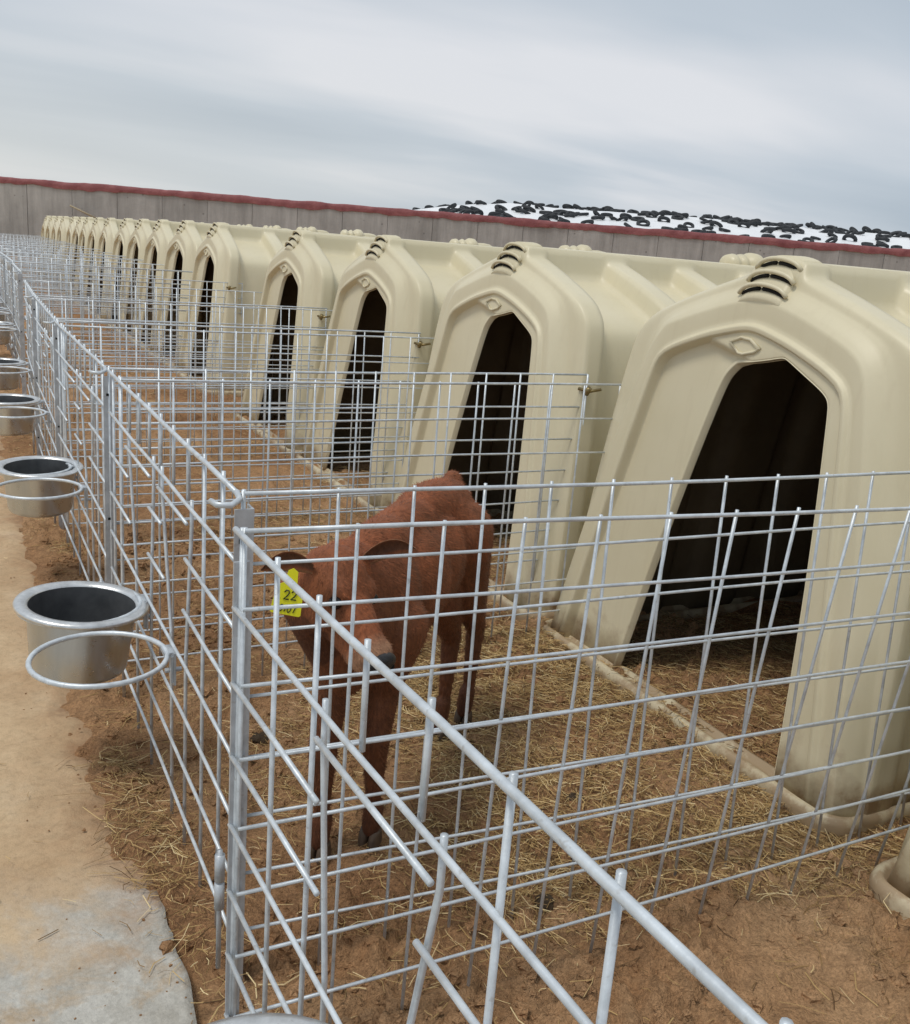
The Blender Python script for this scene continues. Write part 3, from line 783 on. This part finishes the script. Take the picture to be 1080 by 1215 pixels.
# the two nearest dividers lean and sag a little
def warpn(x, z): return -0.0774*x + 0.0695*x*(0.98-z)/0.88
def warpf(x, z): return -0.0387*x - 0.0278*x*(0.98-z)/0.88
place_side(wire_side(2.05, warpn, off=0.180, seed=1), (-0.059, -0.2159, 0), 0, 'side wire panel of the foreground pen, nearest in front of the largest hutch')
place_side(wire_side(2.05, warpf, off=0.172, seed=2), (0.0, 0.0, 0), 0, 'near side wire panel of the calf\'s pen, just behind the nearest one')
sp0 = place_side(wire_side(1.79, lambda x, z: 0.004*math.sin(x*2), seed=3), (0.0, 1.335, 0), 0, 'far side wire panel of the calf\'s pen, behind the calf')
rest = []
for k, y in enumerate(PEN):
    if k > 0: rest.append((y+0.0, 'near side wire panel of ' + penname[k], k))
    if k > 0: rest.append((y+(1.33 if k < 9 else 1.1), 'far side wire panel of ' + penname[k], k))
for (y, lab, k) in rest:
    c = copy_tree(sp0); c.location = (xoff(y), y, rise(y)); c.rotation_euler = (0, random.uniform(-.004, .004), random.uniform(-.018, .012)); c['label'] = lab
    c.scale = (1, random.choice((-1, 1)), 1)
# side panel of the foreground pen on the camera's own side is out of view

# ------------------------------------------------------------------ buckets
def make_bucket():
    root = empty('steel_bucket')
    mb = MB()
    mb.lathe([(0.0005, -.188), (.06, -.190), (.112, -.190), (.122, -.184), (.126, -.174), (.134, -.09), (.141, -.006), (.142, .000)], n=64)
    mb.lathe([(.1385, -.001), (.132, -.09), (.124, -.170), (.118, -.180), (.06, -.184), (.0005, -.184)], n=64)
    mb.v = [Vector((v.x*.94, v.y*.94, v.z*.94)) for v in mb.v]
    mb.build('bucket_body', M['steel'], root)
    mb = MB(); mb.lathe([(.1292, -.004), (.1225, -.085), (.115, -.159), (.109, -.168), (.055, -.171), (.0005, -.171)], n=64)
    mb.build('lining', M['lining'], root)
    mb = MB(); mb.lathe([(.129, -.003), (.132, .002), (.148, .006), (.160, .003), (.163, -.002), (.162, -.007), (.158, -.007), (.146, -.001), (.134, -.005), (.129, -.003)], n=64)
    mb.build('flared_rim', M['rim'], root)
    return root
bk = make_bucket(); 
bl = ['large steel bucket hung on the front fence left of the corner post, dark inside', 'steel bucket on the pen just beyond the calf\'s, second from the front',
      'steel bucket third from the front along the walkway', 'steel bucket fourth from the front along the walkway']
seq = [(-0.168, 0.885, 0.474, (R(2.5), R(3.5))), (-0.145, 2.440, 0.474, (R(1.5), R(1)))]
for k in range(2, len(PEN)):
    y = PEN[k]; seq.append((xoff(y)-0.172, y+0.90, 0.476+rise(y), (0, 0)))
for i, (x, y, z, (ra, rb)) in enumerate(seq):
    b_ = bk if i == 0 else copy_tree(bk)
    b_.location = (x, y, z); b_.rotation_euler = (ra, rb, random.uniform(0, 6.3) if i else 0.4)
    tag(b_, bl[i] if i < 4 else 'steel bucket hung on the front of ' + penname[i], 'bucket', 'steel buckets on the front fence')
b_ = copy_tree(bk); b_.location = (-0.185, -0.765, 0.474); b_.rotation_euler = (0, 0, 1)
tag(b_, 'steel bucket of the foreground pen, only its rim showing at the bottom edge', 'bucket', 'steel buckets on the front fence')

# ------------------------------------------------------------------ the calf
def build_calf():
    root = empty('calf', (0.62, 0.55, 0)); org = Vector((0.62, 0.55, 0))
    F = Vector((-.74, -.67, 0)).normalized(); S_ = Vector((F.y, -F.x, 0))     # forward, and the calf's right side
    bm = bmesh.new()
    def ell(c, r, axes=None):
        q = bmesh.ops.create_uvsphere(bm, u_segments=20, v_segments=12, radius=1.0)['verts']
        A = axes or (F, S_, Vector((0, 0, 1)))
        for v in q:
            p = v.co.copy(); v.co = Vector(c)+A[0]*(p.x*r[0])+A[1]*(p.y*r[1])+A[2]*(p.z*r[2])
    def caps(a, b, ra, rb, flat=1.0, ax=None):
        a = Vector(a); b = Vector(b); n = 7
        for i in range(n):
            t = i/(n-1); c = a.lerp(b, t); r = ra+(rb-ra)*t
            d = (b-a).normalized(); s = (ax or S_); s = (s-d*s.dot(d)).normalized(); u = d.cross(s)
            q = bmesh.ops.create_uvsphere(bm, u_segments=14, v_segments=8, radius=1.0)['verts']
            for v in q: p = v.co.copy(); v.co = c+s*(p.x*r*flat)+u*(p.y*r)+d*(p.z*r)
    Z = Vector((0, 0, 1))
    W = Vector((.40, .36, 0)); Hh = Vector((.783, .778, 0))
    ell(W+Z*.60, (.165, .110, .185)); ell(W+Z*.725+F*-.03, (.14, .062, .085)); ell(W+F*.07+Z*.60, (.12, .098, .15))
    ell(W.lerp(Hh, .35)+Z*.60, (.21, .122, .165)); ell(W.lerp(Hh, .62)+Z*.605, (.20, .122, .158))
    ell(W.lerp(Hh, .35)+Z*.725, (.22, .058, .082)); ell(W.lerp(Hh, .7)+Z*.735, (.20, .064, .08))
    ell(Hh+Z*.64+F*.03, (.15, .110, .145)); ell(Hh+Z*.712, (.12, .082, .08)); ell(Hh-F*.05+Z*.63, (.070, .092, .14))
    caps(Hh-F*.070+Z*.778, Hh-F*.110+Z*.745, .027, .021)                           # tail head
    caps(Hh-F*.110+Z*.745, Hh-F*.140+Z*.52, .018, .011); caps(Hh-F*.140+Z*.52, Hh-F*.135+Z*.36, .011, .017)
    # neck and head
    P = Vector((.258, .205, .772)); Nn = Vector((.306, .055, .630)); KS = 1.26
    caps(W+F*.06+Z*.655, P+Vector((.030, .060, -.045)), .118, .074, .78)
    caps(W+F*.10+Z*.56, P+Vector((.03, .03, -.10)), .085, .055, .8)
    caps(W+F*.135+Z*.60+S_*.020, P+Vector((-.055, .045, -.085)), .088, .066, .8); caps(W+F*.12+Z*.50, P+Vector((-.045, .03, -.13)), .070, .055, .8)
    hd = (Nn-P).normalized(); hr = Vector((-.82, -.57, 0)); hr = (hr-hd*hr.dot(hd)).normalized(); hu = hr.cross(hd)
    if hu.z < 0: hu = -hu
    HA = (hd, hr, hu)
    Hd = lambda a, b, c: P+hd*a+hr*b*KS+hu*c*KS                                          # along face, to its right, out of the forehead
    HR = lambda a, b, c: P+hd*a+hr*b+hu*c                                          # same frame, true metres
    ell(HR(.030, 0, -.040), (.088, .070, .074), HA); ell(HR(.020, 0, -.006), (.062, .056, .046), HA)
    ell(HR(.066, .040, .000), (.030, .022, .022), HA); ell(HR(.066, -.040, .000), (.030, .022, .022), HA)      # brows
    caps(HR(.06, 0, -.036), HR(.185, 0, -.030), .058, .036, .92, hr)
    caps(HR(.05, 0, -.092), HR(.185, 0, -.066), .046, .028, .80, hr)                # jaw
    ell(HR(.055, .036, -.075), (.056, .024, .046), HA); ell(HR(.055, -.036, -.075), (.056, .024, .046), HA)    # cheeks
    ell(HR(.200, 0, -.030), (.040, .046, .036), HA); ell(HR(.196, 0, -.062), (.036, .036, .022), HA); ell(HR(.178, 0, -.082), (.034, .026, .014), HA)
    # legs: shoulder / hip down to the fetlock
    def leg(j, r, flat=.85):
        for i in range(len(j)-1): caps(j[i], j[i+1], r[i], r[i+1], flat)
    def front(fx, fy, side):
        fo = Vector((fx, fy, 0)); top = W+S_*side*.075+Z*.56
        leg([top, fo+Vector((.02, .02, .40)), fo+Vector((-.002, 0, .275)), fo+Vector((.004, .006, .10)), fo+Vector((.006, .006, .085)), fo+Z*.035],
            [.088, .048, .040, .0230, .030, .028])
        ell(fo+Vector((-.002, 0, .268)), (.038, .034, .044))
    front(.288, .322, .9); front(.424, .330, -.9)
    def hind(fx, fy, side):
        fo = Vector((fx, fy, 0)); hip = Hh+S_*side*.070+Z*.63-F*.01
        stf = fo+F*.085+Z*.46; hock = fo-F*.030+Z*.30
        leg([hip, stf, hock, fo-F*.012+Z*.10, fo+F*.002+Z*.085, fo+F*.014+Z*.035], [.108, .068, .036, .0235, .030, .028])
        caps(hip-F*.02-Z*.05, hock+Z*.06, .085, .030)
        ell(hock+Vector((0, 0, .0)), (.032, .026, .042))
    hind(.835, .775, .9); hind(.945, .825, -.9)
    me = bpy.data.meshes.new('calf_body'); bm.to_mesh(me); bm.free()
    o = bpy.data.objects.new('body', me); link(o)
    r_ = o.modifiers.new('r', 'REMESH'); r_.mode = 'VOXEL'; r_.voxel_size = 0.0062; r_.use_smooth_shade = True
    s_ = o.modifiers.new('s', 'SMOOTH'); s_.factor = 0.5; s_.iterations = 9
    dg = bpy.context.evaluated_depsgraph_get(); bk_ = bpy.data.meshes.new_from_object(o.evaluated_get(dg))
    o.modifiers.clear(); o.data = bk_; bk_.name = 'calf_body'; bk_.materials.clear(); bk_.materials.append(M['calf'])
    bk_.polygons.foreach_set('use_smooth', [True]*len(bk_.polygons))
    base = Vector((.165, .058, .023)); dark = Vector((.050, .018, .009)); pale = Vector((.40, .215, .125)); red = Vector((.30, .092, .035))
    at_ = bk_.color_attributes.new('coat', 'FLOAT_COLOR', 'POINT'); vals = []
    muz = HR(.200, 0, -.042)
    for v in bk_.vertices:
        p = v.co; n_ = noise.fractal(p*9, 1, 2, 3)
        c = base.lerp(red, max(0, min(1, (p.z-.55)*3+n_*.5)))  # upper coat made redder and brighter, a highlight put into the colour
        if p.z < .34: c = c.lerp(dark, 0.25+0.35*max(0, min(1, (.14-p.z)*9)))
        d = (p-muz); along = d.dot(hd)
        if d.length < .095: c = c.lerp(pale, max(0, min(1, (along+.030)*30))*0.95)
        e1 = min((p-HR(.086, .060, -.012)).length, (p-HR(.086, -.060, -.012)).length)
        if e1 < .032: c = c.lerp(dark, 0.75*(1-e1/.032))
        if p.z > .3 and (p-HR(.08, 0, -.15)).length < .075: c = c.lerp(dark, .6)  # shade under the jaw put into the coat colour
        vals += [c.x, c.y, c.z, 1]
    at_.data.foreach_set('color', vals)
    o.parent = root; o.matrix_parent_inverse = Matrix.Translation(-org)
    # short lying coat hair
    hv = []; hf = []; hc = []; rr_ = random.Random(3); pol = bk_.polygons
    cdat = at_.data
    for _ in range(60000):
        q = pol[rr_.randrange(len(pol))]
        p = Vector((0, 0, 0)); ws = [rr_.random() for _ in q.vertices]; sw = sum(ws)
        for w__, vi in zip(ws, q.vertices): p += bk_.vertices[vi].co*(w__/sw)
        if p.z < .05: continue
        nrm = q.normal
        flow = (-F*0.5-Z*0.6) if p.y > .22 else (hd*0.2-Z*0.5-F*.3)
        fl = (flow-nrm*flow.dot(nrm)); 
        if fl.length < .05: continue
        fl = fl.normalized()+Vector((rr_.gauss(0, .22), rr_.gauss(0, .22), rr_.gauss(0, .22)))
        ln_ = rr_.uniform(.008, .016)*(0.55 if p.y < .25 and p.z > .5 else 1); sd_ = nrm.cross(fl).normalized()*.0007
        a0_ = p-nrm*.0005; tip_ = p+fl*ln_+nrm*(ln_*.28)
        k_ = len(hv); hv += [a0_-sd_, a0_+sd_, tip_]; hf.append((k_, k_+1, k_+2))
        cc_ = cdat[q.vertices[0]].color; g_ = rr_.uniform(.55, 1.7)
        hc += [cc_[0]*g_, cc_[1]*g_, cc_[2]*g_, 1]*3
    hm = mesh_from('fur', hv, hf); ha = hm.color_attributes.new('coat', 'FLOAT_COLOR', 'POINT'); ha.data.foreach_set('color', hc)
    ho = obj('fur', hm, M['calf'], root); ho.matrix_parent_inverse = Matrix.Translation(-org); ho['kind'] = 'stuff'
    def part(name, mesh, mat, par=root):
        q = obj(name, mesh, mat, par)
        q.matrix_parent_inverse = Matrix.Translation(-org) if par == root else Matrix.Identity(4)
        return q
    # ears: cupped leaves
    ears = []
    for sg, tip, bw in ((1, Vector((-.104, .020, .000)), .029), (-1, Vector((.116, -.034, .040)), .026)):
        b0 = Hd(.006, sg*.054, -.010); tipv = tip
        u = tipv.normalized(); face = Vector((-.30, -.80, -.35)); face = (face-u*face.dot(u)).normalized(); side = u.cross(face)
        me_v = []; nL, nW = 12, 9
        for layer in (0, 1):
            for i in range(nL+1):
                t = i/nL; wd = bw*(0.42+1.25*t*(1-t)*2.0*0.9)*(1-t**9)+0.0006
                cc = b0+tipv*t+Vector((0, 0, .030))*(t*(1-t)*4*.6)
                for j in range(nW):
                    a = -1+2*j/(nW-1)
                    cup = (-0.55+0.55*a*a)*wd*(1-0.45*t)
                    me_v.append(cc+side*(a*wd*0.92)+face*(cup-(0.0055*(1-a*a*.85) if layer else 0)))
        k = (nL+1)*nW; ff = []
        for i in range(nL):
            for j in range(nW-1):
                q = i*nW+j; ff.append((q, q+1, q+nW+1, q+nW)); ff.append((k+q, k+q+nW, k+q+nW+1, k+q+1))
        rimi = [i*nW for i in range(nL+1)]; rimj = [i*nW+nW-1 for i in range(nL+1)]
        for a, b in zip(rimi[:-1], rimi[1:]): ff.append((a, b, b+k, a+k))
        for a, b in zip(rimj[:-1], rimj[1:]): ff.append((b, a, a+k, b+k))
        em = mesh_from('ear', me_v, ff, True)
        ca = em.color_attributes.new('coat', 'FLOAT_COLOR', 'POINT'); vv = []
        for idx in range(len(me_v)):
            lay = idx//k; j = (idx % k) % nW; a = abs(-1+2*j/(nW-1))
            c = Vector((.125, .055, .030)) if (lay == 0 and a < .7) else red.lerp(base, .4)
            if a > .85: c = Vector((.36, .19, .10))
            vv += [c.x, c.y, c.z, 1]
        ca.data.foreach_set('color', vv)
        ears.append(part('ear', em, M['calf']))
    # eyes with lids, nose, nostrils, hooves
    for sg in (1, -1):
        mb = MB(); q = HR(.086, sg*.0545, -.012)
        mb.lathe([(0.0001+0.0145*math.sin(math.pi*i/10), -0.0145*math.cos(math.pi*i/10)) for i in range(11)], (0, 0, 0), 16)
        mb.v = [q+v for v in mb.v]; part('eye', mb.mesh('eye'), M['eye'])
    bm2 = bmesh.new(); q = bmesh.ops.create_uvsphere(bm2, u_segments=24, v_segments=14, radius=1.0)['verts']
    for v in q:
        p = v.co.copy(); r2 = Vector((.020, .038, .028)); v.co = HR(.226, 0, -.024)+hd*(p.x*r2.x)+hr*(p.y*r2.y)+hu*(p.z*r2.z)
    nm = bpy.data.meshes.new('nose'); bm2.to_mesh(nm); bm2.free(); nm.polygons.foreach_set('use_smooth', [True]*len(nm.polygons))
    no = part('nose', nm, M['nose'])
    for sg in (1, -1):
        mb = MB(); mb.lathe([(0.0001+0.0055*math.sin(math.pi*i/8), -0.0065*math.cos(math.pi*i/8)) for i in range(9)], (0, 0, 0), 12)
        mb.v = [HR(.2405, sg*.020, -.018)+v for v in mb.v]; part('nostril', mb.mesh('nostril'), M['dark'], no)
    for fx, fy in ((.288, .322), (.424, .330), (.835+F.x*.014, .775+F.y*.014), (.945+F.x*.014, .825+F.y*.014)):
        mb = MB()
        for sd in (-1, 1):
            c_ = Vector((fx, fy, 0))+S_*sd*.0135
            for k_ in range(1):
                rows = []
                for (z_, fr, bk2, wd) in ((-.006, .034, -.026, .0140), (.008, .031, -.026, .0140), (.022, .024, -.022, .0135), (.030, .016, -.018, .012)):
                    for j in range(12):
                        t = 2*math.pi*j/12; ff_ = (fr if math.cos(t) > 0 else -bk2)*math.cos(t)
                        rows.append(c_+F*ff_+S_*wd*math.sin(t)+Z*z_)
                k = len(mb.v); mb.v += rows
                for i in range(3):
                    for j in range(12): mb.f.append([k+i*12+j, k+i*12+(j+1) % 12, k+(i+1)*12+(j+1) % 12, k+(i+1)*12+j])
                mb.f.append([k+36+j for j in range(12)])
        part('hoof', mb.mesh('hoof'), M['horn'])
    # yellow ear tag on the calf's right ear, with its handwritten number
    tagroot = Vector((.122, .115, .742))
    tu = Vector((.93, -.36, 0)).normalized(); tn = Vector((-.36, -.93, .12)).normalized(); tv = tn.cross(tu); tv = tv if tv.z > 0 else -tv
    tl = Matrix.Rotation(R(-9), 3, tn); tu = tl @ tu; tv = tl @ tv
    T = lambda a, b, c=0.0: tagroot+tu*a+tv*b+tn*c
    outl = [(-.030, -.034), (-.027, -.037), (.027, -.037), (.030, -.034), (.026, .018), (.012, .026), (.009, .050), (-.001, .056), (-.010, .050), (-.013, .026), (-.026, .018)]
    n = len(outl); v = [T(a, b, .0012) for a, b in outl]+[T(a, b, -.0012) for a, b in outl]
    f = [list(range(n)), [n+i for i in reversed(range(n))]]+[[i, n+i, n+(i+1) % n, (i+1) % n] for i in range(n)]
    to = part('ear_tag', mesh_from('ear_tag', v, f), M['yellow'])
    def strokes(name, lines, r):
        mb = MB()
        for ln in lines: mb.tube([T(a, b, .0022) for a, b in ln], r, 6)
        q = obj(name, mb.mesh(name), M['ink'], to); return q
    two = [(-.005, .006), (-.002, .0105), (.003, .010), (.0045, .006), (.001, -.001), (-.005, -.0075), (.0055, -.007)]
    strokes('tag_number', [[(a-.004, b+.001) for a, b in two], [(a+.010, b+.002) for a, b in two]], .00125)
    def O_(cx_, cy_, w_=.0032, h_=.0072): return [(cx_+w_*math.cos(t)+.15*h_*math.sin(t), cy_+h_*math.sin(t)) for t in [2*math.pi*i/10 for i in range(11)]]
    strokes('tag_number', [[(-.022, -.031), (-.019, -.018), (-.021, -.029)], [(-.0165, -.018), (-.018, -.031)], O_(-.010, -.0245), [(.000, -.018), (-.003, -.031)], O_(.006, -.0245), [(.018, -.017), (.0145, -.031)]], .00095)
    tag(root, 'red-brown calf with a yellow ear tag, standing behind the wire near the corner post', 'calf')
build_calf()
